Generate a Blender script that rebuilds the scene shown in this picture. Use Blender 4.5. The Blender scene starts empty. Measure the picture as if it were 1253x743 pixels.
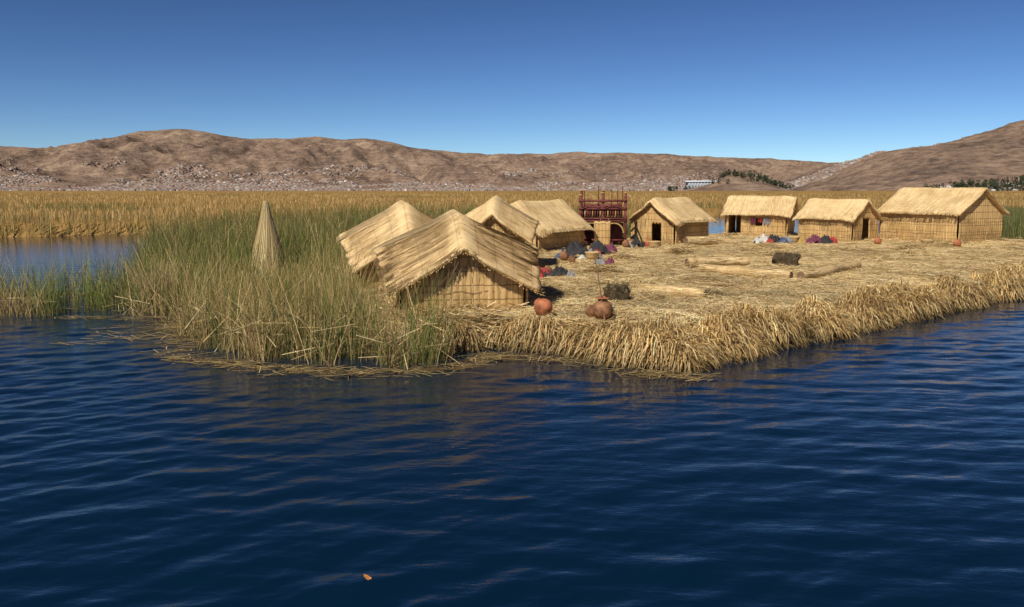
import bpy, math, numpy as np
from mathutils import Vector
rng=np.random.default_rng(7)
S=bpy.context.scene
# ---------------------------------------------------------------- helpers
def _h(ix,iy,seed):
    n=(ix.astype(np.int64)*374761393+iy.astype(np.int64)*668265263+seed*144269)&0x7fffffff
    n=(n^(n>>13))*1274126177&0x7fffffff
    n=n^(n>>16)
    return (n&0xffff)/65535.0
def vnoise(x,y,seed=0):
    x=np.asarray(x,float);y=np.asarray(y,float)
    ix=np.floor(x);iy=np.floor(y);fx=x-ix;fy=y-iy
    fx=fx*fx*(3-2*fx);fy=fy*fy*(3-2*fy)
    a=_h(ix,iy,seed);b=_h(ix+1,iy,seed);c=_h(ix,iy+1,seed);d=_h(ix+1,iy+1,seed)
    return (a*(1-fx)+b*fx)*(1-fy)+(c*(1-fx)+d*fx)*fy
def fbm(x,y,o=4,seed=0):
    s=0;a=.5
    for i in range(o):
        s=s+a*vnoise(x*2**i,y*2**i,seed+i*17);a*=.5
    return s/(1-.5**o)
def sst(a,b,x):
    t=np.clip((x-a)/(b-a),0,1);return t*t*(3-2*t)
def inside(poly,x,y):
    r=np.zeros(x.shape,bool);n=len(poly);j=n-1
    for i in range(n):
        xi,yi=poly[i];xj,yj=poly[j]
        if yi!=yj:
            c=((yi>y)!=(yj>y))&(x<(xj-xi)*(y-yi)/(yj-yi)+xi); r^=c
        j=i
    return r
def sdist(poly,x,y):
    d=np.full(x.shape,1e9);n=len(poly)
    for i in range(n):
        ax,ay=poly[i];bx,by=poly[(i+1)%n]
        ex,ey=bx-ax,by-ay
        t=np.clip(((x-ax)*ex+(y-ay)*ey)/(ex*ex+ey*ey),0,1)
        d=np.minimum(d,np.hypot(x-ax-t*ex,y-ay-t*ey))
    return np.where(inside(poly,x,y),d,-d)
def obj(name,me,parent=None,mat=None):
    o=bpy.data.objects.new(name,me);S.collection.objects.link(o)
    if parent: o.parent=parent
    if mat: me.materials.append(mat)
    return o
def empty(name,loc=(0,0,0),rz=0):
    o=bpy.data.objects.new(name,None);S.collection.objects.link(o)
    o.location=loc;o.rotation_euler=(0,0,rz);o.empty_display_size=.3
    return o
def npmesh(name,V,F,col=None,uv=None,smooth=False):
    V=np.ascontiguousarray(V,dtype=np.float32).reshape(-1,3);F=np.ascontiguousarray(F,dtype=np.int32)
    k=F.shape[1]
    me=bpy.data.meshes.new(name)
    me.vertices.add(len(V));me.vertices.foreach_set("co",V.ravel())
    me.loops.add(F.size);me.loops.foreach_set("vertex_index",F.ravel())
    me.polygons.add(len(F))
    me.polygons.foreach_set("loop_start",np.arange(0,F.size,k,dtype=np.int32))
    me.polygons.foreach_set("loop_total",np.full(len(F),k,dtype=np.int32))
    if smooth: me.polygons.foreach_set("use_smooth",np.ones(len(F),bool))
    me.update(calc_edges=True)
    if col is not None:
        a=me.color_attributes.new("Col",'FLOAT_COLOR','POINT')
        c=np.ones((len(V),4),np.float32);c[:,:3]=np.asarray(col).reshape(-1,3);a.data.foreach_set("color",c.ravel())
    if uv is not None:
        l=me.uv_layers.new(name="UVMap");u=np.asarray(uv,np.float32).reshape(-1,2)[F.ravel()]
        l.data.foreach_set("uv",u.ravel())
    return me
def gridfaces(nr,nc):
    r,c=np.meshgrid(np.arange(nr-1),np.arange(nc-1),indexing='ij')
    a=(r*nc+c).ravel();return np.stack([a,a+1,a+nc+1,a+nc],1)
def strips(name,P,Wd,w,col,mat,parent=None):
    N,K,_=P.shape
    off=Wd[:,None,:]*w[:,:,None]*.5
    V=np.stack([P-off,P+off],2).reshape(-1,3)
    if col.ndim==2: col=np.repeat(col[:,None,:],K,1)
    C=np.repeat(col[:,:,None,:],2,2).reshape(-1,3)
    i=np.arange(N)[:,None]*K;k=np.arange(K-1)[None,:]
    a=((i+k)*2).ravel()
    F=np.stack([a,a+1,a+3,a+2],1)
    return obj(name,npmesh(name,V,F,col=C),parent,mat)
def norm(v): return v/(np.linalg.norm(v,axis=-1,keepdims=True)+1e-9)
def mixcol(cols,n,jit=.18,p=None):
    cols=np.array(cols);c=cols[rng.choice(len(cols),n,p=p)]
    return np.clip(c*(1+jit*rng.normal(size=(n,1))),.005,1)
# ---------------------------------------------------------------- materials
class NT:
    def __init__(s,name):
        s.m=bpy.data.materials.new(name);s.m.use_nodes=True;s.t=s.m.node_tree
        s.b=s.t.nodes["Principled BSDF"]
    def n(s,ty,**k):
        x=s.t.nodes.new(ty)
        for a,b in k.items():
            if a in x.inputs.keys(): x.inputs[a].default_value=b
            else: setattr(x,a,b)
        return x
    def l(s,a,b): s.t.links.new(a,b)
    def ramp(s,src,pts):
        r=s.t.nodes.new('ShaderNodeValToRGB');e=r.color_ramp.elements
        while len(e)<len(pts): e.new(.5)
        for q,(p,c) in zip(e,pts): q.position=p;q.color=(*c,1)
        s.l(src,r.inputs[0]);return r.outputs[0]
    def math(s,op,a,b=None,c=None):
        x=s.t.nodes.new('ShaderNodeMath');x.operation=op
        for i,v in enumerate((a,b,c)):
            if v is None: continue
            if hasattr(v,'links'): s.l(v,x.inputs[i])
            else: x.inputs[i].default_value=v
        return x.outputs[0]
    def noise(s,vec,scale,detail=4,rough=.55):
        x=s.t.nodes.new('ShaderNodeTexNoise');x.inputs['Scale'].default_value=scale
        x.inputs['Detail'].default_value=detail;x.inputs['Roughness'].default_value=rough
        if vec is not None: s.l(vec,x.inputs['Vector'])
        return x.outputs['Fac']
    def mapping(s,vec,scale,rot=(0,0,0)):
        x=s.t.nodes.new('ShaderNodeMapping');x.inputs['Scale'].default_value=scale;x.inputs['Rotation'].default_value=rot
        s.l(vec,x.inputs['Vector']);return x.outputs[0]
    def mix(s,f,a,b,mode='MIX'):
        x=s.t.nodes.new('ShaderNodeMix');x.data_type='RGBA';x.blend_type=mode
        for i,v in ((0,f),(6,a),(7,b)):
            if hasattr(v,'links'): s.l(v,x.inputs[i])
            elif i==0: x.inputs[0].default_value=v
            else: x.inputs[i].default_value=(*v,1)
        return x.outputs[2]
    def bump(s,h,strength,dist):
        x=s.t.nodes.new('ShaderNodeBump');x.inputs['Strength'].default_value=strength;x.inputs['Distance'].default_value=dist
        s.l(h,x.inputs['Height']);s.l(x.outputs[0],s.b.inputs['Normal']);return x
def m_col(name,rough=.7,spec=.2):
    t=NT(name);a=t.n('ShaderNodeVertexColor',layer_name="Col")
    t.l(a.outputs[0],t.b.inputs['Base Color']);t.b.inputs['Roughness'].default_value=rough
    t.b.inputs['Specular IOR Level'].default_value=spec
    return t.m
def m_plain(name,c,rough=.7,var=.25,scale=12,bump=.01):
    t=NT(name);tc=t.n('ShaderNodeTexCoord')
    f=t.noise(tc.outputs['Object'],scale,5)
    d=tuple(v*(1-var) for v in c);e=tuple(min(1,v*(1+var)) for v in c)
    t.l(t.ramp(f,[(.3,d),(.7,e)]),t.b.inputs['Base Color']);t.b.inputs['Roughness'].default_value=rough
    t.b.inputs['Specular IOR Level'].default_value=.25
    if bump: t.bump(f,.5,bump)
    return t.m
def m_thatch(name,dark,mid,light,seam=.42,seamk=.5,bm=.5):
    t=NT(name);tc=t.n('ShaderNodeTexCoord');uv=tc.outputs['UV']
    a=t.noise(t.mapping(uv,(70,1.1,1)),1,4,.6)
    b=t.noise(t.mapping(uv,(14,.7,1)),1,3)
    c=t.noise(t.mapping(uv,(.9,.9,1)),1,4,.6)
    f=t.math('ADD',t.math('MULTIPLY',a,.62),t.math('MULTIPLY',b,.38))
    base=t.ramp(f,[(.35,dark),(.47,mid),(.62,light)])
    wz=t.ramp(c,[(.34,(.74,.68,.60)),(.56,(1.05,1.03,1.0))])
    base=t.mix(1.0,base,wz,'MULTIPLY')
    sp=t.n('ShaderNodeSeparateXYZ');t.l(uv,sp.inputs[0])
    vv=t.math('ADD',sp.outputs[1],t.math('MULTIPLY',b,.05))
    fr=t.math('PINGPONG',vv,seam/2)
    ln=t.math('LESS_THAN',fr,.012)
    base=t.mix(t.math('MULTIPLY',ln,seamk),base,tuple(v*.45 for v in dark))
    t.l(base,t.b.inputs['Base Color']);t.b.inputs['Roughness'].default_value=.75
    t.b.inputs['Specular IOR Level'].default_value=.15
    h=t.math('SUBTRACT',f,t.math('MULTIPLY',ln,.25))
    t.bump(h,bm,.02)
    return t.m
M_roof=m_thatch("roof_thatch",(.37,.25,.11),(.67,.485,.245),(.79,.61,.35),.55,.35,.5)
M_wall=m_thatch("reed_wall_mat",(.25,.15,.055),(.54,.355,.15),(.68,.48,.235),.34,.8,.7)
M_straw=m_col("straw",.65,.2)
M_reed=m_col("reed_blades",.6,.15)
M_paint=m_col("matte_painted",.8,.15)
# ---------------------------------------------------------------- world, sun, camera
EL=math.radians(47);AZ=math.radians(212)
W=bpy.data.worlds.new("World");S.world=W;W.use_nodes=True
nt=W.node_tree;bg=nt.nodes["Background"];sk=nt.nodes.new('ShaderNodeTexSky')
sk.sky_type='NISHITA';sk.sun_disc=False;sk.sun_elevation=EL;sk.sun_rotation=AZ
sk.altitude=3800;sk.air_density=1.0;sk.dust_density=.9;sk.ozone_density=1.8
vm=nt.nodes.new('ShaderNodeVectorMath');vm.operation='MULTIPLY';vm.inputs[1].default_value=(.315,.328,.338)
gm_=nt.nodes.new('ShaderNodeGamma');gm_.inputs[1].default_value=1.58
nt.links.new(sk.outputs[0],vm.inputs[0]);nt.links.new(vm.outputs[0],gm_.inputs[0])
nt.links.new(gm_.outputs[0],bg.inputs[0]);bg.inputs[1].default_value=.15
sd=Vector((math.sin(AZ)*math.cos(EL),math.cos(AZ)*math.cos(EL),math.sin(EL)))
L=bpy.data.lights.new("sun",'SUN');L.energy=5.0;L.angle=math.radians(.5);L.color=(1,.93,.81)
lo=bpy.data.objects.new("sun",L);S.collection.objects.link(lo);lo.location=sd*60
lo.rotation_euler=(-sd).to_track_quat('-Z','Y').to_euler()
cam=bpy.data.cameras.new("camera");co=bpy.data.objects.new("camera",cam);S.collection.objects.link(co)
cam.sensor_width=36;cam.lens=36*1050/1253;cam.clip_end=30000;cam.clip_start=.1
co.location=(0,0,3.4);co.rotation_euler=(math.radians(90-7.57),0,0);S.camera=co
S.view_settings.view_transform='Standard';S.view_settings.look='None';S.view_settings.exposure=0
# ---------------------------------------------------------------- water
def axis(core0,core1,step,far0,far1,g):
    a=list(np.arange(core0,core1,step));s=step;x=a[-1]
    while x<far1: s*=g;x+=s;a.append(x)
    s=step;x=a[0];b=[]
    while x>far0: s*=g;x-=s;b.append(x)
    return np.array(b[::-1]+a)
xs=axis(-11,14,.045,-9000,9000,1.03)
ys=[2.5]
while ys[-1]<9000: ys.append(ys[-1]+min(.014+.0032*ys[-1],40) if ys[-1]<80 else ys[-1]*1.03)
ys=np.array([-300,-60,-10,0,1.2]+ys)
X,Y=np.meshgrid(xs,ys)
st=np.maximum(np.gradient(xs)[None,:],np.gradient(ys)[:,None]*1.0)
Z=np.zeros_like(X);nw=80
for i in range(nw):
    lam=.17*(7.0)**(rng.random()**.85)
    th=math.radians(-66+rng.normal()*30)
    k=2*math.pi/lam;s=.066*math.sqrt(2/nw)
    A=s/k*np.clip(1.6-3.2*st/lam,0,1)
    wv=np.sin(k*(X*math.cos(th)+Y*math.sin(th))+rng.random()*6.28)
    Z+=A*(wv+.35*wv*wv)
# ripples are weaker in the lee of the reed stand
lee=1-.38*np.exp(-(((X+.8)/4.5)**2+((Y-13.5)/4.5)**2))
Z*=(.5+1.0*fbm(X*.22,Y*.33,3,5))*lee
t=NT("lake_water");tc=t.n('ShaderNodeTexCoord');P=tc.outputs['Object']
t.b.inputs['Base Color'].default_value=(.0014,.012,.030,1);t.b.inputs['Roughness'].default_value=.025
t.b.inputs['IOR'].default_value=1.333
n1=t.noise(t.mapping(P,(3.4,7.5,1),(0,0,.42)),1,4,.6);n2=t.noise(t.mapping(P,(.25,.6,1),(0,0,.35)),1,3)
h=t.math('ADD',t.math('MULTIPLY',n1,.6),t.math('MULTIPLY',n2,.3));t.bump(h,.22,.06)
obj("lake_water",npmesh("lake_water",np.stack([X,Y,Z],-1),gridfaces(len(ys),len(xs)),smooth=True),None,t.m)
# ---------------------------------------------------------------- hills
hx=[-9000,-6000,-3580,-3237,-2894,-2551,-2237,-2094,-1866,-1294,-1009,-666,-151,420,991,1563,2134,2705,4000,9000]
hh=[260,330,300,294,321,401,424,396,356,361,350,290,246,262,256,220,190,190,220,200]
rx=[900,1049,1156,1263,1369,1476,1671,2100,3000,5000];rh=[0,40,96,146,146,176,240,315,350,300]
def terr(x,y):
    u=(y-2950)/3050
    H=np.interp(x,hx,hh)+26*(fbm(x/230,x*0,5,2)-.5)
    p=np.where(u<1,sst(-.02,1.02,u)*.72+.28*np.clip(u,0,1)**2,1-.35*np.clip(u-1,0,2))
    n=fbm(x/420,y/420,6,3)-.5
    rid=np.abs(fbm(x/230+y/900,y/560,5,9)-.5)*2
    rid2=np.abs(fbm(x/95,y/260,4,19)-.5)*2
    z=H*p*(1+.8*n*sst(1.05,.35,u))-(150*rid+38*rid2)*sst(.08,.5,u)*sst(1.02,.86,u)-2+12*(fbm(x/90,y/90,3,40)-.5)*sst(0,.4,u)
    z=np.where(u<0,-3,z)
    ur=(y-1950)/850
    pr=np.where(ur<1,sst(-.05,1.05,ur),1-.4*np.clip(ur-1,0,2))
    zr=np.interp(x,rx,rh)*pr*(1+.3*(fbm(x/200,y/200,4,21)-.5)*sst(1,.5,ur))-3-34*np.abs(fbm(x/85+y/400,y/230,4,25)-.5)*sst(.1,.6,ur)+12*(fbm(x/45,y/45,4,26)-.5)*sst(.3,.8,ur)
    zr=np.where(ur<0,-3,zr)
    mo=47*np.exp(-(((x-640)/95)**2+((y-2450)/150)**2))*(1+.5*(fbm(x/40,y/40,3,33)-.5))-3
    return np.maximum(np.maximum(z,zr),mo)
gx=np.concatenate([np.arange(-9000,-4400,110),np.arange(-4400,4400,18),np.arange(4400,9000,110)])
gy=np.concatenate([np.arange(1800,4600,20),np.arange(4600,8200,32)])
X,Y=np.meshgrid(gx,gy);Z=terr(X,Y)
t=NT("dry_hillside");tc=t.n('ShaderNodeTexCoord');P=tc.outputs['Object']
a=t.noise(P,.0035,8,.66);b=t.noise(P,.035,6,.7);c=t.noise(t.mapping(P,(1,1,8)),.014,6,.65)
f=t.math('ADD',t.math('MULTIPLY',a,.40),t.math('ADD',t.math('MULTIPLY',b,.32),t.math('MULTIPLY',c,.28)))
base=t.ramp(f,[(.41,(.105,.078,.064)),(.475,(.215,.146,.108)),(.53,(.30,.208,.148)),(.60,(.42,.31,.22))])
t.l(base,t.b.inputs['Base Color']);t.b.inputs['Roughness'].default_value=.95;t.b.inputs['Specular IOR Level'].default_value=0
t.bump(f,1,45)
obj("dry_hills",npmesh("dry_hills",np.stack([X,Y,Z],-1),gridfaces(len(gy),len(gx)),smooth=True),None,t.m)
# town
def boxes(cx,cy,cz,sx,sy,sz,ang,col):
    n=len(cx);c=np.cos(ang);s=np.sin(ang)
    q=np.array([[-1,-1,0],[1,-1,0],[1,1,0],[-1,1,0],[-1,-1,1],[1,-1,1],[1,1,1],[-1,1,1]],float)
    lx=q[None,:,0]*sx[:,None]/2;ly=q[None,:,1]*sy[:,None]/2
    V=np.stack([cx[:,None]+lx*c[:,None]-ly*s[:,None],cy[:,None]+lx*s[:,None]+ly*c[:,None],cz[:,None]+q[None,:,2]*sz[:,None]],-1)
    f=np.array([[0,1,5,4],[1,2,6,5],[2,3,7,6],[3,0,4,7],[4,5,6,7]])
    F=(np.arange(n)[:,None,None]*8+f[None]).reshape(-1,4)
    return V.reshape(-1,3),F,np.repeat(col[:,None,:],8,1).reshape(-1,3)
N=100000
cx=rng.uniform(-3300,1600,N);cy=3010+1500*rng.random(N)**1.35
pr=fbm(cx/260,cy/190,4,60)-.24*sst(3350,4450,cy)-.12*sst(-1500,-3100,cx)-.10*sst(900,1500,cx)
k=(pr>.37+.16*(rng.random(N)-.3))&((cx<1000)|(cy<3300))
cx=cx[k];cy=cy[k];n=len(cx);cz=terr(cx,cy)-2
col=mixcol([(.24,.16,.122),(.28,.20,.155),(.29,.255,.23),(.16,.12,.10),(.46,.43,.40),(.33,.22,.16)],n,.13,[.25,.23,.20,.19,.06,.07])
V,F,C=boxes(cx,cy,cz,rng.uniform(7,14,n),rng.uniform(7,12,n),rng.uniform(4,8,n),rng.normal(0,.5,n),col)
obj("distant_town",npmesh("distant_town",V,F,col=C),None,M_paint)
N=300;cx=rng.uniform(1000,1900,N);cy=rng.uniform(1990,2200,N);cz=terr(cx,cy)-1
V,F,C=boxes(cx,cy,cz,rng.uniform(6,12,N),rng.uniform(6,10,N),rng.uniform(4,6,N),rng.normal(0,.4,N),mixcol([(.3,.19,.14),(.42,.4,.37),(.28,.22,.19)],N))
obj("distant_village",npmesh("distant_village",V,F,col=C),None,M_paint)
e=empty("distant_white_hall",(672,3020,float(terr(np.array([672.]),np.array([3060.]))[0])+14))
def box(name,c,s,mat,par,rz=0,col=(.8,.8,.8)):
    V,F,C=boxes(np.array([c[0]]),np.array([c[1]]),np.array([c[2]]),np.array([s[0]]),np.array([s[1]]),np.array([s[2]]),np.array([rz]),np.array([col]))
    F=np.vstack([F,[[3,2,1,0]]])
    return obj(name,npmesh(name,V,F,col=C),par,mat)
box("hall_walls",(0,0,-18),(125,40,33),M_paint,e,0,(.34,.35,.37));box("hall_roof",(0,0,15.1),(135,46,5),M_paint,e,0,(.72,.74,.77))
for i in range(12): box("hall_pier_%d"%i,(-57+i*10.4,-21,0),(2,2,15),M_paint,e,0,(.6,.6,.6))
def treemass(name,tx,ty,h,seed):
    n=len(tx);tz=terr(tx,ty);K=46
    r=np.random.default_rng(seed)
    u=r.random((n,K));ang=r.random((n,K))*6.283;rad=np.sqrt(r.random((n,K)))
    prof=np.sin(np.clip(u*1.0,0,1)*math.pi)**.6*(.30+.12*r.random((n,1)))
    c=np.stack([tx[:,None]+np.cos(ang)*rad*prof*h[:,None],ty[:,None]+np.sin(ang)*rad*prof*h[:,None],tz[:,None]+h[:,None]*(.15+.85*u)],-1).reshape(-1,3)
    m=len(c);s=np.repeat(h,K)*.09*r.uniform(.6,1.4,m)
    a=norm(r.normal(size=(m,3)));b=norm(np.cross(a,r.normal(size=(m,3))))
    V=np.stack([c+a*s[:,None],c+b*s[:,None],c-a*s[:,None],c-b*s[:,None]],1).reshape(-1,3)
    F=np.arange(m*4).reshape(-1,4)
    C=np.clip(np.array([.045,.058,.03])*(1+.4*r.normal(size=(m,1))),.005,1)
    o1=npmesh(name,V,F,col=np.repeat(C,4,0));ob=obj(name,o1,None,M_reed)
    P=np.stack([np.stack([tx,ty,tz-1],-1),np.stack([tx,ty,tz+h*.6],-1)],1)
    strips("trunks",P,np.tile([[1.,0,0]],(n,1)),np.stack([h*.04,h*.02],1),np.tile([[.1,.07,.05]],(n,1)),M_straw,ob)
tx=np.concatenate([rng.uniform(1040,1330,330),rng.uniform(560,760,160),rng.uniform(540,640,30),rng.uniform(880,1010,24)])
ty=np.concatenate([rng.uniform(1960,2190,330),rng.uniform(2330,2460,160),rng.uniform(2990,3030,30),np.full(24,2995.)])
k=fbm(tx/30,ty/40,2,77)>.40
treemass("distant_trees",tx[k],ty[k],rng.uniform(8,18,k.sum()),5)
# ---------------------------------------------------------------- golden far reed beds
GP=[(-4000,60),(-60,58),(-34,62),(-24,70),(-16,84),(0,96),(20,108),(45,116),(90,118),(4000,150),(4000,1500),(-4000,1300)]
gx=axis(-90,150,1.2,-3800,3800,1.06);gy=[56.]
while gy[-1]<1480: gy.append(gy[-1]+.7+.012*(gy[-1]-56))
gy=np.array(gy);X,Y=np.meshgrid(gx,gy);d=sdist(GP,X,Y)+3*(fbm(X/9,Y/9,3,81)-.5)
Z=-.4+1.35*sst(0,1.6,d)+.35*(fbm(X/3,Y/5,3,82)-.5)*sst(0,3,d)+.25*(fbm(X/30,Y/40,2,83)-.5)
F=gridfaces(len(gy),len(gx));k=(Z.ravel()[F].max(1)>-.3);F=F[k]
t=NT("golden_reed_bed");tc=t.n('ShaderNodeTexCoord');P=tc.outputs['Object']
a=t.noise(t.mapping(P,(.012,.03,.05)),1,6,.6);b=t.noise(t.mapping(P,(1.2,.8,.4)),1,5,.7)
base=t.ramp(t.math('ADD',t.math('MULTIPLY',a,.6),t.math('MULTIPLY',b,.4)),[(.36,(.13,.10,.035)),(.46,(.27,.165,.055)),(.56,(.37,.225,.08)),(.68,(.43,.29,.12))])
t.l(base,t.b.inputs['Base Color']);t.b.inputs['Roughness'].default_value=.9;t.b.inputs['Specular IOR Level'].default_value=0;t.bump(b,1,.6)
gb=obj("golden_reed_bed",npmesh("golden_reed_bed",np.stack([X,Y,Z],-1),F),None,t.m)
# ---------------------------------------------------------------- blades
def blades(name,x,y,z,h,w,lean,bend,col,mat,parent=None,K=4,az=None):
    n=len(x)
    if az is None: az=rng.random(n)*6.283
    s=np.linspace(0,1,K)[None,:]
    off=(lean[:,None]*s+bend[:,None]*s**2.4)*h[:,None]
    zz=h[:,None]*s*np.sqrt(np.clip(1-(lean[:,None]*.6)**2,.3,1))-bend[:,None]**2*.5*h[:,None]*s**3
    P=np.stack([x[:,None]+np.cos(az)[:,None]*off,y[:,None]+np.sin(az)[:,None]*off,z[:,None]+zz],-1)
    wa=rng.random(n)*6.283;Wd=np.stack([np.cos(wa),np.sin(wa)*.5,np.zeros(n)],-1)
    ww=w[:,None]*np.linspace(1,.35,K)[None,:]
    return strips(name,P,Wd,ww,col,mat,parent)
N=95000
yy=60+420*rng.random(N)**2.2;xx=rng.uniform(-.75,.8,N)*yy*1.15
d=sdist(GP,xx,yy)+3*(fbm(xx/9,yy/9,3,81)-.5);k=d>.2
xx=xx[k];yy=yy[k];n=len(xx)
g=fbm(xx/30,yy/40,3,84)+ .3*sst(150,70,yy)*(xx>-60)
col=mixcol([(.42,.26,.09),(.34,.20,.07),(.48,.33,.14),(.24,.17,.06)],n,.2)
gm=(g+rng.normal(size=n)*.1)>.72;col[gm]=mixcol([(.11,.12,.04),(.17,.15,.05)],gm.sum())
blades("golden_reed_blades",xx,yy,np.zeros(n)+.1,rng.uniform(1.1,1.75,n),.03+yy*.0007,rng.normal(0,.12,n),rng.uniform(0,.25,n),col,M_reed,gb,K=3)
# ---------------------------------------------------------------- green totora reed stand
ISL=[(-1.6,17.7),(-.6,18.0),(.23,17.8),(1.22,17.3),(2.0,16.5),(2.64,15.9),(3.36,15.6),(4.4,16.7),(6.8,18.9),(9.96,21.85),(16.5,27.5),(24,34.5),(31,42),(32,50),(28,57),(14,58.5),(4,52),(-1.5,46),(-3,37),(-5.0,30),(-5.0,24),(-3.6,20)]
RP=[(-40,24),(-22,22.6),(-14.5,22.4),(-11,22.9),(-9.2,22.6),(-8.3,21),(-7.6,19.2),(-6.95,17.4),(-5.5,16.6),(-4,16.1),(-2.8,15.8),(-1.3,16.0),(-1.2,17.4),(-2.9,18.6),(-3.3,20.0),(-4.4,23.5),(-4.9,29.5),(-3.0,35),(-2.6,38),(-1.5,46),(4,53),(10,60),(9,78),(0,92),(-14,80),(-22,66),(-20,48),(-15,34),(-13.2,28.5),(-16,26.8),(-24,26.6),(-40,28)]
def scatter(poly,x0,x1,y0,y1,den):
    n=int(den*(x1-x0)*(y1-y0))
    x=rng.uniform(x0,x1,n);y=rng.uniform(y0,y1,n)
    k=inside(poly,x,y);return x[k],y[k]
xs_=[];ys_=[]
for (y0,y1,den) in ((15.5,19,340),(19,24,230),(24,30,130),(30,40,75),(40,60,36),(60,92,14)):
    x,y=scatter(RP,-40 if y0<30 else -24,12,y0,y1,den);xs_.append(x);ys_.append(y)
x=np.concatenate(xs_);y=np.concatenate(ys_)
sdv=sdist(RP,x,y)+.7*(fbm(x/.9,y/.9,2,97)-.5)
k=(fbm(x/.75,y/.75,3,90)+.08*sst(.3,1.5,sdv)+.12*(y>30)+.05*rng.normal(size=len(x))>.50)&(sdv>0)
x=x[k];y=y[k];n=len(x);sdv=sdv[k]
cl=fbm(x/2.2,y/2.2,3,91);cs=fbm(x/.5,y/.5,2,93)
h=rng.uniform(.7,1.85,n)*(.50+.65*cl+.45*cs)
h*=1-.40*np.exp(-(((x+7.5)/2.0)**2+((y-25.8)/3.4)**2))
h*=1-.28*sst(-10,-15,x)*(y<30)
h*=1+.15*sst(28,45,y)
edge=np.clip(1-sdv/.9,0,1)*(y<24)
h*=1-.35*edge*rng.random(n)
nearf=sst(27,17,y)
dry=rng.random(n)<(.14+.24*nearf+.35*edge+1.1*(fbm(x/1.4,y/1.4,3,95)-.48)*1.6)
g=mixcol([(.085,.125,.022),(.12,.155,.034),(.17,.18,.048),(.05,.08,.016)],n,.22)
g*= (1-.25*sst(26,36,y))[:,None]
dr=mixcol([(.43,.30,.12),(.32,.21,.08),(.54,.41,.19),(.19,.12,.047)],n,.2)
c0=np.where(dry[:,None],dr,g)
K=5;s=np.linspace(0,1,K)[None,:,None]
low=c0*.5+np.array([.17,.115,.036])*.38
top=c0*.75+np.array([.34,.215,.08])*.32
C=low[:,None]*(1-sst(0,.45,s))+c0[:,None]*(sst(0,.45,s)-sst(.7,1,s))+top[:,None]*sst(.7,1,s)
lean=np.abs(rng.normal(0,.17,n))+.45*edge*rng.random(n)
bend=np.abs(rng.normal(0,.16,n))+(rng.random(n)<.16)*rng.uniform(.2,.9,n)
w=rng.uniform(.008,.018,n)*(1+np.clip(y-20,0,60)*.04)
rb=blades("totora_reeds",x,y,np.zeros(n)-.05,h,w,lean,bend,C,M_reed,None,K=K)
n=6500;i=rng.integers(0,len(x),n);a=rng.random(n)*6.283;ll=rng.uniform(.3,1.0,n);zc=rng.uniform(.05,.8,n)*sst(30,17,y[i])+.05
dv=np.stack([np.cos(a),np.sin(a),rng.normal(0,.4,n)],-1)*ll[:,None]/2;c=np.stack([x[i],y[i],zc],-1)
p0=c-dv;p1=c+dv;p0[:,2]=np.maximum(p0[:,2],.01);p1[:,2]=np.maximum(p1[:,2],.01)
strips("fallen_stalks",np.stack([p0,p1],1),norm(rng.normal(size=(n,3))),np.full((n,2),.014),mixcol([(.5,.37,.17),(.36,.24,.1),(.58,.46,.25)],n),M_straw,rb)
RQ=[(28.6,48.5),(31,48),(38,48),(42,60),(30,62),(28,54)]
x,y=scatter(RQ,28,42,48,62,70);n=len(x)
blades("totora_reeds",x,y,np.zeros(n)+.1,rng.uniform(1.3,2.3,n),rng.uniform(.03,.05,n),np.abs(rng.normal(0,.1,n)),np.abs(rng.normal(0,.15,n)),mixcol([(.07,.1,.03),(.11,.14,.045),(.2,.16,.07)],n),M_reed,None)
n=420;a=rng.random(n)*6.283;r=np.sqrt(rng.random(n))*.32
blades("dry_reed_tuft",-10.0+np.cos(a)*r,23.9+np.sin(a)*r,np.zeros(n),rng.uniform(.8,1.5,n),rng.uniform(.012,.022,n),rng.uniform(0,.33,n),rng.uniform(0,.35,n),mixcol([(.52,.40,.2),(.42,.3,.14),(.3,.2,.09)],n),M_reed,None,az=a)
n=1500
pts=np.array([(-12,22.6),(-9.2,22.4),(-8.1,20.5),(-6.95,17.2),(-5.5,16.4),(-4,15.9),(-2.8,15.6),(-1.2,15.9),(-.4,17.3),(1.0,17.0),(2.5,15.5),(3.4,15.2)])
i=rng.integers(0,len(pts)-1,n);f=rng.random(n)[:,None];p=pts[i]*(1-f)+pts[i+1]*f+rng.normal(0,.2,(n,2))
a=rng.normal(0,.7,n);l=rng.uniform(.1,.6,n);dv=np.stack([np.cos(a),np.sin(a),np.zeros(n)],-1)*l[:,None]/2
c=np.concatenate([p,rng.uniform(.01,.05,(n,1))],1)
P=np.stack([c-dv,c+dv],1);Wd=norm(np.stack([-np.sin(a),np.cos(a),np.zeros(n)],-1))
strips("floating_straw",P,Wd,np.full((n,2),.014),mixcol([(.5,.37,.16),(.25,.17,.07),(.16,.1,.04)],n),M_straw)
n=70;p=np.stack([rng.uniform(-10,-7,n),rng.uniform(18.6,21.5,n)],1);a=rng.normal(0,.5,n);dv=np.stack([np.cos(a),np.sin(a),0*a],-1)*rng.uniform(.08,.5,(n,1));c=np.concatenate([p,np.full((n,1),.03)],1)
strips("floating_straw",np.stack([c-dv,c+dv],1),norm(np.stack([-np.sin(a),np.cos(a),0*a],-1)),np.full((n,2),.02),mixcol([(.35,.24,.1),(.48,.34,.14)],n),M_straw)
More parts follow.
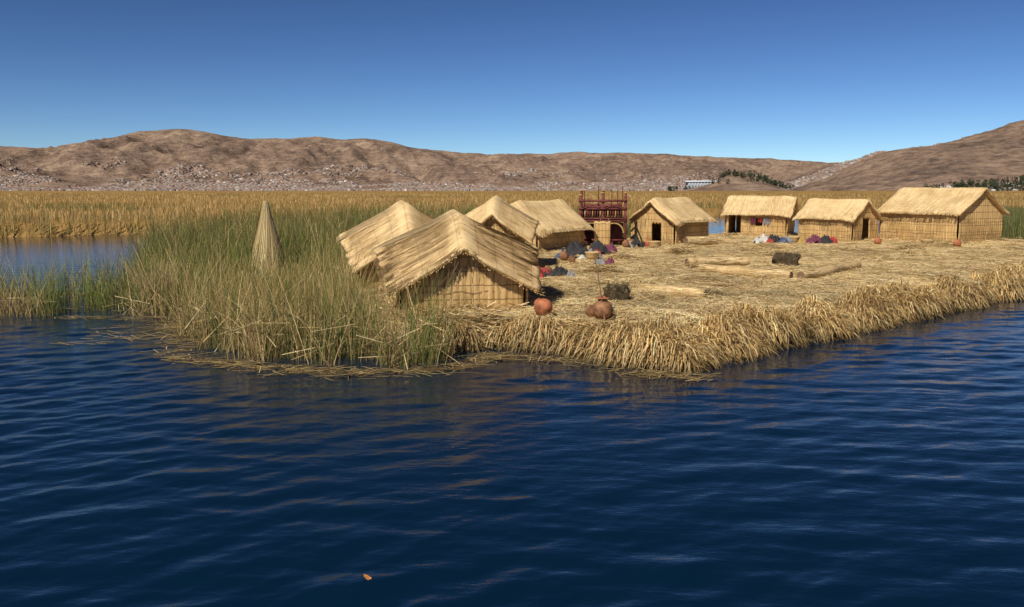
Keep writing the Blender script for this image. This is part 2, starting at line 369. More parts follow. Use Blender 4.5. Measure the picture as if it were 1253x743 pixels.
# ---------------------------------------------------------------- island
def islz(X,Y):
    d=sdist(ISL,X,Y)+.85*(fbm(X/1.3,Y/1.3,3,101)-.5)+.5*(fbm(X/3.1,Y/3.1,2,102)-.5)
    z=-.45+.84*sst(-.15,.36,d)+.15*sst(.3,2.6,d)
    z=z+.32*(fbm(X/.9,Y/.9,3,103)-.5)*sst(0,.6,d)*(.45+.55*sst(3,.8,d))+.07*(fbm(X/.25,Y/.25,2,104)-.5)*sst(-.1,.3,d)
    z=z+.22*np.exp(-(((X-24)/3.8)**2+((Y-47)/3.4)**2))
    return z,d
gx=np.arange(-6.5,34,.13);gy=[14.6]
while gy[-1]<60: gy.append(gy[-1]+.065+.0035*(gy[-1]-14.6))
gy=np.array(gy);X,Y=np.meshgrid(gx,gy);Z,d=islz(X,Y)
F=gridfaces(len(gy),len(gx));F=F[(Z.ravel()[F].max(1)>-.42)]
t=NT("trodden_reed_ground");tc=t.n('ShaderNodeTexCoord');P=tc.outputs['Object']
a=t.noise(t.mapping(P,(3,40,3),(0,0,.5)),1,3,.6);b=t.noise(t.mapping(P,(40,3,3),(0,0,.3)),1,3,.6);c=t.noise(P,.6,6,.7);m=t.noise(P,2.2,2)
f=t.mix(t.ramp(m,[(.45,(0,0,0)),(.55,(1,1,1))]),a,b)
base=t.ramp(f,[(.3,(.24,.16,.07)),(.45,(.53,.39,.19)),(.62,(.69,.545,.30))])
base=t.mix(1.0,base,t.ramp(c,[(.40,(.52,.44,.33)),(.47,(.86,.8,.72)),(.56,(1.05,1.02,1.0))]),'MULTIPLY')
sp=t.n('ShaderNodeSeparateXYZ');t.l(P,sp.inputs[0])
wet=t.ramp(sp.outputs[2],[(.0,(.2,.15,.11)),(.2,(1,1,1))]);base=t.mix(1.0,base,wet,'MULTIPLY')
t.l(base,t.b.inputs['Base Color']);t.b.inputs['Roughness'].default_value=.9;t.b.inputs['Specular IOR Level'].default_value=.1;t.bump(f,.7,.03)
isl=obj("reed_island",npmesh("reed_island",np.stack([X,Y,Z],-1),F,smooth=True),None,t.m)
xs_=[];ys_=[]
for (y0,y1,den) in ((15,19,520),(19,24,300),(24,32,130),(32,44,46),(44,58,18)):
    x,y=scatter(ISL,-5,32,y0,y1,den);xs_.append(x);ys_.append(y)
x=np.concatenate(xs_);y=np.concatenate(ys_);n=len(x)
z,d=islz(x,y)
clm=fbm(x/.9,y/.9,3,141)
a=rng.normal(0,1.1,n)+2.6*vnoise(x/1.4,y/1.4,110);l=rng.uniform(.1,.6,n)
dv=np.stack([np.cos(a),np.sin(a),rng.normal(0,.09,n)],-1)*l[:,None]/2
c=np.stack([x,y,z],-1);p0=c-dv;p1=c+dv
for q in (p0,p1):
    zz,_=islz(q[:,0],q[:,1]);q[:,2]=np.maximum(q[:,2]*.35+.65*zz,zz)+.010
mid=(p0+p1)/2;zz,_=islz(mid[:,0],mid[:,1]);mid[:,2]=np.maximum(mid[:,2],zz)+rng.uniform(.005,.035,n)
hp=(sst(.56,.72,clm)*rng.uniform(0,.16,n))[:,None]*np.array([[0,0,1.]]);p0+=hp;p1+=hp*rng.uniform(.2,1.4,(n,1));mid+=hp
Wd=norm(np.stack([-np.sin(a),np.cos(a),rng.normal(0,.3,n)],-1))
pat=fbm(x/1.8,y/1.8,4,111)
col=mixcol([(.64,.48,.24),(.54,.385,.175),(.74,.60,.36),(.30,.19,.08),(.42,.36,.16)],n,.15,[.3,.26,.24,.12,.08])*(.40+1.15*pat)[:,None]
w=rng.uniform(.008,.016,n)*(1+np.clip(y-20,0,40)*.022)
strips("loose_straw",np.stack([p0,mid,p1],1),Wd,np.repeat(w[:,None],3,1),np.clip(col,0,.85),M_straw,isl)
# straw draped over the island rim
E=np.array(ISL+[ISL[0]]);E=E[:13]
seg=np.hypot(*(E[1:]-E[:-1]).T);wgt=seg/np.maximum(1,(E[:-1,1]-12)/5);wgt/=wgt.sum()
n=58000;i=rng.choice(len(seg),n,p=wgt);f=rng.random(n)[:,None]
b=E[i]*(1-f)+E[i+1]*f;tn=(E[i+1]-E[i])/seg[i][:,None];out=np.stack([tn[:,1],-tn[:,0]],-1)
sh=islz(b[:,0],b[:,1])[1][:,None]
wob=(fbm(b[:,0]/.7,b[:,1]/.7,2,120)-.5)[:,None]
yaw=rng.normal(0,.8,n)+3.4*wob[:,0]
dr_=out*np.cos(yaw)[:,None]+tn*np.sin(yaw)[:,None]
inn=rng.uniform(-1.4,.08,n)[:,None]
b=b+out*(inn+sh*.9+.25*wob);l=rng.uniform(.15,.75,n)[:,None]
z0=islz(b[:,0],b[:,1])[0]
K=5;Ps=[]
lift=rng.uniform(.0,.28,n)*(.3+1.7*vnoise(b[:,0]*1.6,b[:,1]*1.6,131));drp=rng.uniform(.25,1.0,n)
for kk in range(K):
    s=kk/(K-1);q=b+dr_*l*(s-.15*s*s)
    zz=islz(q[:,0],q[:,1])[0]
    zz=np.maximum(zz+.02,z0+lift*math.sin(s*2.2)-drp*s**2*l[:,0])
    zz=np.maximum(zz,-.02)
    Ps.append(np.concatenate([q,zz[:,None]],1))
P=np.stack(Ps,1);Wd=norm(np.concatenate([np.stack([-dr_[:,1],dr_[:,0]],-1),rng.normal(0,.3,(n,1))],1))
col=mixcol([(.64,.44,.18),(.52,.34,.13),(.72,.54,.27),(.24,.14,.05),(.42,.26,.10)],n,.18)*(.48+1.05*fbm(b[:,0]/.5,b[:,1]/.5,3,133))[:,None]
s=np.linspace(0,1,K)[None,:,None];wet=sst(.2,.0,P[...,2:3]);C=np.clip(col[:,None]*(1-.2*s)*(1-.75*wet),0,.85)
w=rng.uniform(.009,.018,n)*(1+np.clip(b[:,1]-18,0,30)*.03)
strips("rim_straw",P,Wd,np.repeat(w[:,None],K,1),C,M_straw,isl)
for (hxx,hyy,hn,hr_,hh_,ang_) in ((-.55,18.6,1500,.75,.38,.3),(.9,18.2,900,.55,.22,-.5),(-1.4,18.2,900,.5,.35,.9),(4.6,35.5,500,.6,.3,.2),(7.6,38.5,500,.7,.3,1.2),(21.5,43.3,600,1.0,.3,.4),(12.5,42,500,.8,.25,0),(3.2,30,500,.6,.22,.7),(11.5,37.5,400,.7,.2,2),(19,41,400,.8,.22,1)):
    rr=np.sqrt(rng.random(hn));aa=rng.random(hn)*6.283
    cx=hxx+rr*np.cos(aa)*hr_;cy=hyy+rr*np.sin(aa)*hr_*.7;zc=islz(cx,cy)[0]+hh_*(1-rr**2)*rng.random(hn)+.02
    an=ang_+rng.normal(0,.45,hn);ll=rng.uniform(.2,.5,hn);dv=np.stack([np.cos(an),np.sin(an),rng.normal(0,.16,hn)],-1)*ll[:,None]
    c=np.stack([cx,cy,zc],-1)
    strips("cut_reed_heap",np.stack([c-dv,c,c+dv-np.array([0,0,.05])],1),norm(rng.normal(size=(hn,3))),np.full((hn,3),.016),mixcol([(.6,.43,.19),(.48,.33,.14),(.3,.19,.08),(.7,.55,.3)],hn),M_straw,isl)
# ---------------------------------------------------------------- huts
STR=[(.68,.50,.25),(.76,.59,.34),(.55,.39,.18),(.40,.27,.11)]
def panel(name,fn,nu,nv,par,mat,hole=None,thick=.07):
    u=np.linspace(0,1,nu);v=np.linspace(0,1,nv);U,Vv=np.meshgrid(u,v)
    P,UV=fn(U,Vv);F=gridfaces(nv,nu)
    if hole is not None:
        k=~hole(U.ravel()[F].mean(1),P.reshape(-1,3)[F].mean(1));F=F[k]
    me=npmesh(name,P.reshape(-1,3),F,uv=UV.reshape(-1,2),smooth=True)
    o=obj(name,me,par,mat)
    if thick:
        m=o.modifiers.new("thickness",'SOLIDIFY');m.thickness=thick;m.offset=0
    return o
def hut(pos,rd,Wt,Ln,hw,hr,over=.32,drop=.12,dlen=.8,narrow=0,fo=.35,doors=(),seed=1,zbase=.46,sd=1500):
    r=np.random.default_rng(seed);zb=zbase
    e=empty("reed_hut",(pos[0],pos[1],zb),math.atan2(-rd[0],rd[1]))
    hw_=Wt/2;so=over
    slope=(hr-hw)/hw_
    half=hw_+so;ed=hr-slope*half*.96
    def roofP(a,y):
        fr=np.clip((dlen-fo-y)/dlen,0,1);bk=np.clip((y-(Ln+.3-.5))/.5,0,1)
        nar=1-narrow*fr
        xx=a*half*nar
        aa=np.abs(a)
        prof=(aa**1.12)*.93+.07*sst(0,.25,aa)*1.0
        z=hr-(hr-ed)*prof-.10*np.sin(aa*math.pi)*.4
        z=z-drop*fr**1.25-.10*bk**2-.07*np.sin(np.clip(y/Ln,0,1)*math.pi)*(1-aa)
        z=z+.08*(fbm(y*.9+seed*7,a*1.3+seed,3,seed)-.5)+.008*np.abs(np.sin(y*math.pi/.3+2*vnoise(y*1.5,a*1.2+9,seed)))
        return xx,z
    L0=-fo;L1=Ln+.3
    nu=int((L1-L0)/.05);
    def fn(U,V):
        y=L0+(L1-L0)*U;a=V*2-1
        jag=1+.06*(vnoise(y*6,np.sign(a)*3+seed,seed)-.5)*(np.abs(a)>.9)
        xx,z=roofP(a,y);xx=xx*jag
        y2=y+(.08*(vnoise(a*7+seed,U*0+seed,3)-.5)+.10*(vnoise(a*2.5+seed,U*0+seed,5)-.5))*np.where((U<.03)|(U>.97),1,0)
        return np.stack([xx,y2,z],-1),np.stack([y+seed*3.3,V*2*math.hypot(half,hr-ed)],-1)
    panel("roof",fn,nu,33,e,M_roof,thick=.11)
    n=sd;y=r.uniform(L0,L1,n);a0=r.uniform(-1,1,n);ln=r.uniform(.2,.6,n)
    fr_n=sd//2
    y=np.concatenate([y,r.uniform(L0,L1,fr_n)]);sg=np.sign(r.random(fr_n)-.5)
    a0=np.concatenate([a0,sg*r.uniform(.78,1.0,fr_n)]);ln=np.concatenate([ln,r.uniform(.05,.2,fr_n)])
    n=len(y);sg=np.sign(a0);K=3;Ps=[];yj=r.normal(0,.05,n)
    for kk in range(K):
        a=a0+sg*ln*(kk/(K-1))*.8;a=np.clip(a,-1.08,1.08);xx,z=roofP(a,y);Ps.append(np.stack([xx,y+yj*kk/(K-1),z+.062+.008*r.random(n)-np.clip(np.abs(a)-1,0,1)*.3],-1))
    strips("thatch_stalks",np.stack(Ps,1),np.tile([[0,1.,0]],(n,1)),np.full((n,K),.012),mixcol(STR,n,.12,[.38,.27,.2,.15]),M_straw,e)
    n=sd//3;a=r.uniform(-1,1,n);endf=r.random(n)<.6;y0=np.where(endf,L0,L1);sg=np.where(endf,-1,1.)
    xx,z=roofP(a,y0);zz=z+r.uniform(-.05,.05,n)
    P0=np.stack([xx,y0-sg*.15,zz],-1);P1=np.stack([xx+np.sign(a)*r.uniform(0,.2,n),y0+sg*r.uniform(-.03,.06,n),zz-r.uniform(.0,.1,n)],-1)
    strips("edge_stalks",np.stack([P0,P1],1),np.tile([[1.,0,0]],(n,1)),np.full((n,2),.014),mixcol(STR,n,.15),M_straw,e)
    def top(x,y):
        xx,z=roofP(np.clip(x/half,-1,1),y);return z-.05
    def wallfn(x0,y0,x1,y1,nx,ny,tf):
        ll=math.hypot(x1-x0,y1-y0)
        def fn(U,V):
            s=U*ll;off=.03*np.abs(np.sin(s*math.pi/.17+vnoise(s,V*2,seed)))+.08*(vnoise(s*1.2,V*1.5,seed+3)-.5)+.07*np.sin(V*math.pi)
            x=x0+(x1-x0)*U+nx*off;y=y0+(y1-y0)*U+ny*off
            tp=tf(x0+(x1-x0)*U,y0+(y1-y0)*U);z=-.25+(tp+.25)*V
            return np.stack([x,y,z],-1),np.stack([s+seed,z],-1)
        return fn,ll
    segs={'front':(-hw_,0,hw_,0,0,-1),'back':(hw_,Ln,-hw_,Ln,0,1),'left':(-hw_,Ln,-hw_,0,-1,0),'right':(hw_,0,hw_,Ln,1,0)}
    for nm,(x0,y0,x1,y1,nx,ny) in segs.items():
        fn,ll=wallfn(x0,y0,x1,y1,nx,ny,lambda x,y:top(x*(.98 if nm in('front','back') else 1),y))
        dd=[q for q in doors if q[0]==nm]
        hole=None
        if dd:
            def hole(Uc,Pc,dd=dd):
                m=np.zeros(len(Uc),bool)
                for q in dd: m|=(Uc>q[1])&(Uc<q[2])&(Pc[:,2]<q[3])&(Pc[:,2]>q[4])
                return m
        panel(nm+"_wall",fn,int(ll/.042),26,e,M_wall,hole,.06)
        n=int(ll*230);u=r.random(n);z0=r.uniform(-.1,hw*.7,n);hl=r.uniform(.2,.6,n)
        if dd:
            k=np.ones(n,bool)
            for q in dd: k&=~((u>q[1]-.02)&(u<q[2]+.02)&(z0<q[3]))
            u=u[k];z0=z0[k];hl=hl[k];n=len(u)
        bx=x0+(x1-x0)*u+nx*.105;by=y0+(y1-y0)*u+ny*.105
        tp=top(x0+(x1-x0)*u,y0+(y1-y0)*u);z1=np.minimum(z0+hl,tp-.03);z0=np.minimum(z0,z1-.05)
        jx=r.normal(0,.03,n);tx_,ty_=(x1-x0)/ll,(y1-y0)/ll
        P0=np.stack([bx,by,z0],-1);P1=np.stack([bx+tx_*jx,by+ty_*jx,z1],-1)
        strips(nm+"_wall_stalks",np.stack([P0,P1],1),np.tile([[tx_,ty_,0.]],(n,1)),np.full((n,2),.013),mixcol([(.62,.44,.21),(.52,.35,.15),(.32,.2,.08)],n,.15),M_straw,e)
        for hz in (hw*.3,hw*.66):
            if dd: continue
            s=np.linspace(0,1,30);Pp=np.stack([x0+(x1-x0)*s+nx*.125,y0+(y1-y0)*s+ny*.125,hz+.03*np.sin(s*ll*9+seed)],-1)[None]
            k=top(Pp[0,:,0],Pp[0,:,1])>hz+.08
            if k.sum()<4: continue
            i0,i1=np.where(k)[0][[0,-1]];Pp=Pp[:,i0:i1+1]
            strips(nm+"_binding",Pp,np.array([[0,0,1.]]),np.full((1,Pp.shape[1]),.018),np.array([[.22,.13,.055]]),M_straw,e)
    n=900;q=r.random(n)*2*(Wt+Ln);bx=np.zeros(n);by=np.zeros(n);ox=np.zeros(n);oy=np.zeros(n)
    for lo_,hi_,f_ in ((0,Wt,0),(Wt,Wt+Ln,1),(Wt+Ln,2*Wt+Ln,2),(2*Wt+Ln,2*Wt+2*Ln,3)):
        k=(q>=lo_)&(q<hi_);tt=q[k]-lo_
        if f_==0: bx[k]=-hw_+tt;by[k]=0;oy[k]=-1
        if f_==1: bx[k]=hw_;by[k]=tt;ox[k]=1
        if f_==2: bx[k]=hw_-tt;by[k]=Ln;oy[k]=1
        if f_==3: bx[k]=-hw_;by[k]=Ln-tt;ox[k]=-1
    a=r.normal(0,1.2,n);d2=r.uniform(.05,.45,n);cx_=bx+ox*d2;cy_=by+oy*d2;zc=.16*(1-d2/.45)+.05
    dvx=(ox*np.cos(a)-oy*np.sin(a))*.22;dvy=(ox*np.sin(a)+oy*np.cos(a))*.22;hz=r.normal(0,.05,n)
    strips("foot_straw",np.stack([np.stack([cx_-dvx,cy_-dvy,zc+hz],-1),np.stack([cx_+dvx,cy_+dvy,zc-hz],-1)],1),norm(r.normal(size=(n,3))),np.full((n,2),.018),mixcol(STR+[(.3,.19,.08)],n,.15),M_straw,e)
    return e
hut((-1.18,20.55),(-.14,.99),2.9,3.2,1.64,2.38,over=.62,drop=.84,dlen=1.9,narrow=.15,fo=.42,seed=2,sd=5200)
hut((-2.95,24.9),(-.2,.98),2.9,3.4,1.68,2.55,over=.5,drop=.85,dlen=1.8,narrow=.15,fo=.4,seed=3,sd=2400)
hut((-.70,30.6),(.03,.999),2.4,3.2,1.88,2.68,over=.40,drop=.65,dlen=1.3,narrow=.1,fo=.3,seed=4,sd=1600)
hut((.14,41.0),(.65,.76),2.7,3.6,1.35,2.40,over=.5,drop=.25,seed=5)
hut((7.55,46.2),(.707,.707),2.8,3.1,1.5,2.50,over=.42,drop=.2,dlen=.6,seed=6,doors=(('front',.50,.72,1.15,-.3),))
hut((17.5,54.35),(-.902,.431),3.0,3.6,1.6,2.55,over=.4,drop=.15,seed=7,doors=(('left',.03,.25,1.35,-.3),('left',.50,.62,1.2,.7)))
hut((19.55,47.7),(-.6,.8),2.4,3.3,1.5,2.40,over=.3,drop=.12,fo=.2,seed=8,doors=(('front',.32,.62,1.35,-.3),))
hut((24.6,45.3),(-.464,.886),3.5,4.7,1.75,2.96,over=.3,drop=.05,fo=.25,seed=9,zbase=.54)
# ---------------------------------------------------------------- small objects
def lathe(name,prof,mat,par=None,seg=28):
    pr=np.array(prof);a=np.linspace(0,2*math.pi,seg,endpoint=False)
    V=np.stack([pr[:,0][:,None]*np.cos(a),pr[:,0][:,None]*np.sin(a),np.repeat(pr[:,1][:,None],seg,1)],-1).reshape(-1,3)
    F=[]
    for r in range(len(pr)-1):
        for c in range(seg): F.append((r*seg+c,r*seg+(c+1)%seg,(r+1)*seg+(c+1)%seg,(r+1)*seg+c))
    return obj(name,npmesh(name,V,np.array(F),smooth=True),par,mat)
M_clay=m_plain("terracotta",(.36,.125,.055),.65,.5,6,.006);M_clay2=m_plain("sooty_clay",(.24,.115,.055),.75,.65,6,.006)
M_wood=m_plain("weathered_wood",(.20,.12,.07),.8,.3,20,.004)
gz=lambda x,y:float(islz(np.array([float(x)]),np.array([float(y)]))[0][0])
pot=[(.0,0),(.10,.0),(.17,.05),(.225,.14),(.235,.23),(.20,.33),(.13,.39),(.10,.42),(.12,.46),(.105,.46),(.085,.42),(.11,.38),(.18,.3),(.2,.2),(.0,.05)]
o=lathe("clay_pot",pot,M_clay);o.location=(.83,19.35,gz(.83,19.35)+.19);o.rotation_euler=(math.radians(62),math.radians(8),math.radians(215));o.scale=(.92,.92,.92)
e=empty("clay_pot",(2.06,19.3,gz(2.06,19.3)+.01))
lathe("pot_body",pot,M_clay2,e);l_=lathe("pot_lid",[(0,.5),(.05,.5),(.06,.47),(.15,.455),(.16,.44),(0,.44)],M_clay,e);l_.location=(0,0,.02)
o=lathe("clay_pot",[(p[0]*.62,p[1]*.6) for p in pot],M_clay2);o.location=(1.83,19.55,gz(1.83,19.55))
def pole(name,p0,p1,r0,r1,mat,par=None,seg=8,wob=.02):
    p0=np.array(p0,float);p1=np.array(p1,float);K=8;s=np.linspace(0,1,K)
    d=norm(p1-p0);u=norm(np.cross(d,[.3,.9,.2]));v=np.cross(d,u);V=[]
    for k_,q in enumerate(s):
        c=p0+(p1-p0)*q+u*wob*math.sin(q*7)*np.linalg.norm(p1-p0)*.3
        r=r0+(r1-r0)*q
        for a in np.linspace(0,2*math.pi,seg,endpoint=False): V.append(c+u*math.cos(a)*r+v*math.sin(a)*r)
    F=[(r*seg+c,r*seg+(c+1)%seg,(r+1)*seg+(c+1)%seg,(r+1)*seg+c) for r in range(K-1) for c in range(seg)]
    return obj(name,npmesh(name,np.array(V),np.array(F),smooth=True),par,mat)
pole("wooden_pole",(2.12,19.05,gz(2.1,19.0)-.1),(1.86,19.4,1.95),.019,.013,M_wood)
M_roll=m_thatch("rolled_reed_mat",(.3,.2,.09),(.52,.37,.18),(.66,.5,.27),.5,.3)
def bundle(name,p0,p1,r,seed):
    z0=gz(*p0)+r*.8;z1=gz(*p1)+r*.8
    L_=math.dist(p0,p1);e=empty(name,((p0[0]+p1[0])/2,(p0[1]+p1[1])/2,(z0+z1)/2),math.atan2(p1[1]-p0[1],p1[0]-p0[0]))
    nu=40;nv=25
    u=np.linspace(-L_/2,L_/2,nu);a=np.linspace(0,2*math.pi,nv);U,A=np.meshgrid(u,a)
    tie=sum(np.exp(-((U-t_*L_)/.05)**2) for t_ in (-.36,-.12,.12,.36))
    R=r*(1+.10*np.sin(U*2.3+seed)-.16*tie+.12*(vnoise(A*4,U*0+seed,seed)-.5))*(1-.12*sst(L_/2-.12,L_/2,np.abs(U)))
    R[-1]=R[0];sag=.08*np.sin(U*1.7+seed*2)
    V=np.stack([U,R*np.cos(A)+sag,R*np.sin(A)+(z1-z0)*U/L_],-1)
    F=gridfaces(nv,nu);obj("roll",npmesh("roll",V.reshape(-1,3),F,uv=np.stack([A*r,U],-1).reshape(-1,2),smooth=True),e,M_roll)
    for q,sg in ((0,-1),(nu-1,1)):
        c=V[:,q];cc=c.mean(0);Vc=np.vstack([[cc],c]);Fc=np.array([(0,i+1,i+2) for i in range(nv-1)]);obj("roll_end",npmesh("roll_end",Vc,Fc),e,M_wood)
    n=600;aa=rng.random(n)*6.283;rr=r*1.03;uu=rng.uniform(-L_/2-.12,L_/2-.2,n);ll=rng.uniform(.15,.45,n);uu2=np.minimum(uu+ll,L_/2+.14*rng.random(n))
    s0=.08*np.sin(uu*1.7+seed*2);s1=.08*np.sin(uu2*1.7+seed*2)
    P=np.stack([np.stack([uu,rr*np.cos(aa)+s0,rr*np.sin(aa)+(z1-z0)*uu/L_],-1),np.stack([uu2,rr*np.cos(aa)+s1,rr*np.sin(aa)+(z1-z0)*uu2/L_],-1)],1)
    strips("stalks",P,np.stack([0*aa,-np.sin(aa),np.cos(aa)],-1),np.full((n,2),.012),mixcol(STR,n,.15),M_straw,e)
    return e
bundle("reed_bundle",(3.6,23.5),(5.1,22.5),.14,1)
bundle("reed_bundle",(6.6,29.9),(9.0,27.6),.16,2)
bundle("reed_bundle",(9.4,27.6),(12.5,31.1),.17,3)
bundle("reed_bundle",(6.5,31.9),(8.95,32.6),.18,4)
bundle("reed_bundle",(9.0,44.3),(10.6,45.0),.24,5)
M_turf=m_plain("peaty_root_block",(.07,.05,.027),.95,.5,9,.05)
def lump(name,loc,s,mat,seed,pw=4.,par=None,rz=0,rough=.25,nu=40,nv=22):
    a=np.linspace(0,2*math.pi,nu);b=np.linspace(-math.pi/2,math.pi/2,nv);A,B=np.meshgrid(a,b)
    sg=lambda q:np.sign(q)*np.abs(q)**(2/pw)
    x=sg(np.cos(B))*sg(np.cos(A));y=sg(np.cos(B))*sg(np.sin(A));z=sg(np.sin(B))
    k=1+rough*(fbm(x*2.3+z+seed,y*2.3-z*1.3+seed*2,3,seed)-.5)*1.6
    V=np.stack([x*k*s[0]/2,y*k*s[1]/2,z*k*s[2]/2+s[2]*.42],-1)
    o=obj(name,npmesh(name,V.reshape(-1,3),gridfaces(nv,nu),smooth=True),par,mat)
    o.location=loc;o.rotation_euler=(0,0,rz);return o
def turf(x,y,s,seed,rz):
    o=lump("turf_block",(x,y,gz(x,y)),s,M_turf,seed,4,None,rz,.55)
    n=350;u=rng.uniform(-.5,.5,(n,2));P0=np.stack([u[:,0]*s[0],u[:,1]*s[1],s[2]*rng.uniform(.5,.95,n)],-1)
    P1=P0+rng.normal(0,.08,(n,3))+np.array([0,-.03,.02])
    strips("roots",np.stack([P0,P1],1),norm(rng.normal(size=(n,3))),np.full((n,2),.014),mixcol([(.2,.15,.07),(.1,.08,.04),(.3,.24,.12)],n),M_straw,o)
turf(2.73,22.1,(.62,.45,.42),3,.2);turf(10.5,32.8,(.95,.6,.5),5,-.15)
def cloth_mat(n,c): return m_plain(n,c,.85,.3,6,.01)
CM=[cloth_mat("red_cloth",(.35,.045,.04)),cloth_mat("blue_cloth",(.06,.085,.16)),cloth_mat("white_cloth",(.5,.49,.46)),cloth_mat("maroon_cloth",(.15,.04,.07)),cloth_mat("dark_cloth",(.035,.033,.035)),cloth_mat("grey_cloth",(.22,.21,.21)),cloth_mat("dusty_pink_cloth",(.35,.16,.16)),cloth_mat("ochre_cloth",(.4,.25,.08))]
def pile(x,y,items,seed):
    e=empty("laundry_pile",(x,y,gz(x,y)))
    for i,(ci,dx,dy,w_,d_,h_) in enumerate(items):
        nu=30;u=np.linspace(-1,1,nu);U,V=np.meshgrid(u,u)
        rad=np.clip(1-(U**2+V**2)*.62-.4*fbm(U*2+i,V*2+seed,2,seed+i),0,1)
        Z=h_*rad**.8*(.35+1.3*fbm(U*3.2+i*3,V*3.2,3,seed+i*5))-.04
        X=dx+U*w_/2*(1+.5*(vnoise(V*3+i,U,seed)-.5));Y=dy+V*d_/2*(1+.5*(vnoise(U*3,V+i,seed+4)-.5))
        obj("cloth_%d"%i,npmesh("cloth",np.stack([X,Y,Z],-1).reshape(-1,3),gridfaces(nu,nu),smooth=True),e,CM[ci])
pile(2.7,36.0,[(4,0,0,1.2,.9,.75),(5,.6,-.2,.8,.6,.5),(1,-.6,-.1,.6,.5,.4),(2,.2,-.55,.4,.3,.25),(0,.9,.2,.4,.3,.45)],1)
pile(3.9,38.5,[(4,0,0,.9,.6,.65),(3,.5,.2,.7,.5,.5),(7,-.4,0,.5,.3,.4)],11)
pile(1.55,28.2,[(4,0,0,.8,.5,.40),(0,-.5,.1,.55,.35,.32),(5,.35,-.2,.4,.4,.25)],2)
pile(.75,27.9,[(0,0,0,.6,.4,.42),(4,.25,.1,.35,.3,.22)],3)
pile(13.8,46.2,[(2,-.3,0,1.0,.6,.5),(4,.3,.1,.7,.5,.5),(1,.75,-.1,.5,.4,.4),(5,1.1,.2,.6,.4,.42),(0,0,-.3,.4,.3,.35)],4)
pile(16.6,45.9,[(3,-.5,0,.8,.5,.48),(4,.1,0,.8,.5,.45),(0,.6,.1,.5,.4,.42),(7,-1.0,.2,.5,.4,.4)],5)
pile(6.3,42.6,[(0,.3,.1,.4,.3,.35),(4,-.1,0,.7,.5,.6),(2,-.5,-.2,.4,.3,.3)],6)
pile(3.4,33.0,[(5,0,0,.5,.4,.3),(3,.4,.1,.4,.3,.3)],8)
for i,(x,y,s) in enumerate(((5.6,42.2,.8),(6.9,43.3,.9),(2.1,34.6,.8),(7.3,42.9,.7),(1.2,29.0,.7),(22.2,42.8,.8),(2.4,34.2,.6),(19.0,44.6,.8),(6.0,43.0,.9))):
    o=lathe("clay_pot",[(p[0]*s,p[1]*s) for p in pot],(M_clay2,M_clay)[i%2]);o.location=(x,y,gz(x,y)-.01)
for (x,y) in ((7.0,42.2),(3.3,35.2),(21.0,43.4),(15.3,46.6)):
    o=lathe("reed_basket",[(0,0),(.2,0),(.27,.12),(.3,.28),(.32,.3),(.3,.32),(.26,.28),(.22,.1),(0,.06)],M_roll);o.location=(x,y,gz(x,y))
def hang(name,p0,p1,h,mat,seed):
    p0=np.array(p0);p1=np.array(p1);u=np.linspace(0,1,30);v=np.linspace(0,1,12);U,V=np.meshgrid(u,v)
    d=norm((p1-p0)[None])[0];nn=np.array([d[1],-d[0],0])
    off=.05*np.sin(U*14+seed)*V
    P=p0+(p1-p0)*U[...,None]+nn*off[...,None];P[...,2]-=h*V*(1+.1*np.sin(U*5+seed))
    return obj(name,npmesh(name,P.reshape(-1,3),gridfaces(12,30),smooth=True),None,mat)
rdv=np.array([-.902,.431]);c6=np.array([16.85,53.0])-np.array([.431,.902])*.2
for i,(a,b,h,m) in enumerate(((.9,1.35,.38,CM[5]),(1.4,1.65,.26,CM[0]),(1.8,2.1,.36,CM[3]))):
    p=c6+rdv*a;q=c6+rdv*b;hang("hanging_laundry",(p[0],p[1],1.65),(q[0],q[1],1.62),h,m,i)
# ---------------------------------------------------------------- straw cone (stook)
e=empty("straw_stook",(-8.75,30.6,0))
n=5200;a=rng.random(n)*6.283;r0=.78*np.sqrt(rng.uniform(.7,1.08,n));h=rng.uniform(2.4,3.0,n)
K=6;s=np.linspace(0,1,K)[None,:]
rad=r0[:,None]*(1-s)**.85+.035+ .07*sst(.85,1,s)*rng.random((n,1))
tw=a[:,None]+.35*s
P=np.stack([rad*np.cos(tw),rad*np.sin(tw),h[:,None]*s],-1)
strips("stalks",P,np.stack([-np.sin(a),np.cos(a),0*a],-1),np.full((n,K),.026)*np.linspace(1,.5,K),mixcol([(.62,.48,.23),(.7,.57,.3),(.5,.37,.16),(.34,.23,.1)],n,.15),M_straw,e)
lathe("core",[(.6,0),(.48,.7),(.32,1.4),(.12,2.2),(.02,2.5)],M_wood,e)
for hz in (1.2,2.05):
    rr=.76*(1-hz/2.75)**.85+.05;lathe("tie",[(rr,hz-.03),(rr+.02,hz),(rr,hz+.03)],M_wood,e)
for (x,y,h_) in ((-7.6,29.5,2.25),(-9.5,34,2.4),(-6.2,33,2.1)): pole("thin_stake",(x,y,-.1),(x+.1,y,h_),.018,.012,M_wood)
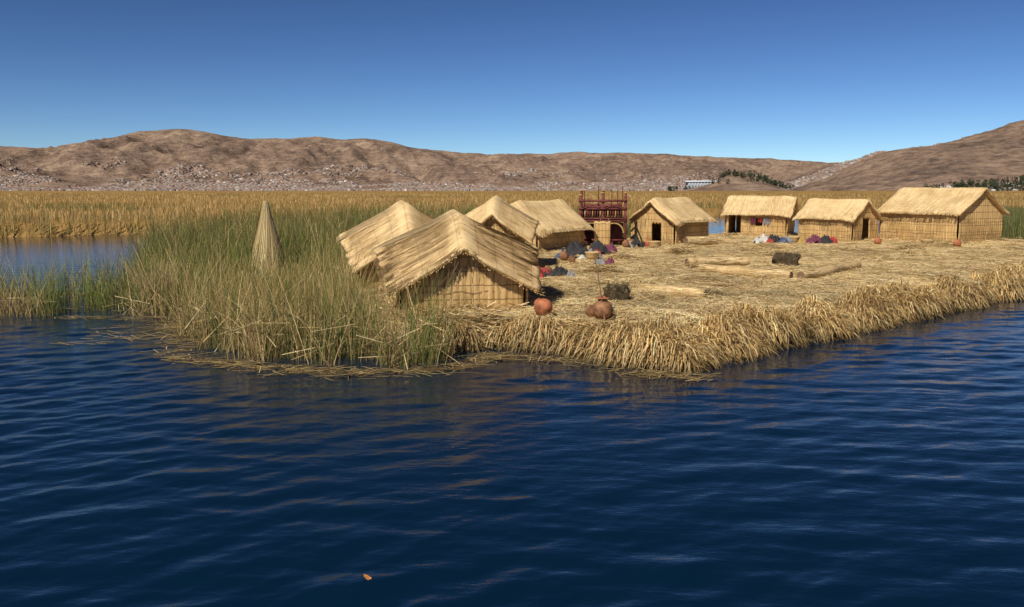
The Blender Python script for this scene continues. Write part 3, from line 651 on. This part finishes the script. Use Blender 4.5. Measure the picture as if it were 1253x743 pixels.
# ---------------------------------------------------------------- red watchtower
M_red=m_plain("faded_red_paint",(.15,.042,.034),.75,.45,6,.003);M_yel=m_plain("faded_yellow_paint",(.42,.27,.09),.7,.35,8,.003)
e=empty("wooden_watchtower",(4.75,45.0,.42),-.12)
wx,wy=1.15,.8
for i,(x,y) in enumerate(((-wx,-wy),(wx,-wy),(-wx,wy),(wx,wy),(0,-wy),(0,wy))):
    box("post_%d"%i,(x,y,-.3),(.13,.13,2.95+.12*(i%3)),M_red,e);box("post_cap_%d"%i,(x,y,2.652+.12*(i%3)),(.17,.17,.07),M_yel,e)
box("deck",(0,0,1.45),(2.5,1.8,.09),M_red,e)
for z in (.35,1.32,1.95,2.35):
    for y in (-wy-.07,wy+.07): box("rail",(0,y,z),(2.42,.05,.1),M_red,e)
    for x in (-wx-.07,wx+.07): box("side_rail",(x,0,z),(.05,1.72,.1),M_red,e)
box("upper_bench",(0,.1,2.05),(1.7,.9,.06),M_red,e);box("lower_panel",(0,.45,-.2),(2.1,.05,1.45),M_red,e)
box("upper_back_panel",(0,.62,1.6),(2.0,.04,.62),M_red,e)
for i in range(17):
    x=-1.04+i*.13
    for y in (-wy-.03,wy+.03): box("baluster",(x,y,1.542),(.06,.03,.40),M_yel if i%3==1 else M_red,e)
for i in range(8):
    y=-.66+i*.19
    for x in (-wx-.03,wx+.03): box("baluster",(x,y,1.542),(.03,.06,.40),M_yel if i%3==1 else M_red,e)
for x0 in (-.575,.575):
    for y in (-wy-.05,wy+.05):
        th=np.linspace(0,math.pi,15);V=[];
        for r_ in (.45,.53):
            for yy_ in (-.02,.02):
                V+= [(x0+r_*math.cos(q),y+yy_,.78+r_*math.sin(q)) for q in th]
        F=[]
        for i in range(14): F+=[(i,i+1,31+i,30+i),(15+i,45+i,46+i,16+i),(30+i,31+i,46+i,45+i),(i,15+i,16+i,i+1)]
        obj("arch",npmesh("arch",np.array(V),np.array(F)),e,M_yel)
for i,(x,y) in enumerate(((-1.0,-.5),(-.3,.5),(.4,-.6),(.95,.3),(.7,.7))):
    pole("mast_%d"%i,(x,y,1.5),(x+.05,y,2.95+.22*(i%2)),.03,.022,M_red,e)
for (x0,x1) in ((-1.1,0),(0,1.1)):
    pole("brace",(x0,-wy-.12,1.97),(x1,-wy-.12,2.38),.02,.02,M_red,e);pole("brace",(x1,-wy-.12,1.97),(x0,-wy-.12,2.38),.02,.02,M_red,e)
for x in (-.2,.2): pole("ladder_rail",(x+.1,-1.6,-.2),(x+.1,-.95,1.5),.03,.03,M_wood,e)
for i in range(5): pole("ladder_rung",(-.1,-1.55+.12*i,.05+.3*i),(.3,-1.55+.12*i,.05+.3*i),.018,.018,M_wood,e)
def scr(U,V):
    s=U*.8;return np.stack([4.1+s,42.9+.03*np.abs(np.sin(s*18)),.35+1.45*V+.06*(vnoise(s*9,V*0,4))*V],-1),np.stack([s,V*1.45],-1)
panel("reed_screen",scr,24,14,None,M_wall,None,.07)
# floating leaf
V=np.array([(0,-.05,0),(.03,-.015,.012),(.022,.03,.015),(0,.055,.02),(-.022,.03,.015),(-.03,-.015,.012),(0,0,.004)]);F=np.array([(0,1,6),(1,2,6),(2,3,6),(3,4,6),(4,5,6),(5,0,6)])
o=obj("floating_leaf",npmesh("leaf",V,F),None,m_plain("dry_leaf",(.5,.2,.06)));o.location=(-1.26,7.1,.035);o.rotation_euler=(.2,.1,.9)
print("done",sum(len(o.data.vertices) for o in S.objects if o.type=='MESH'))
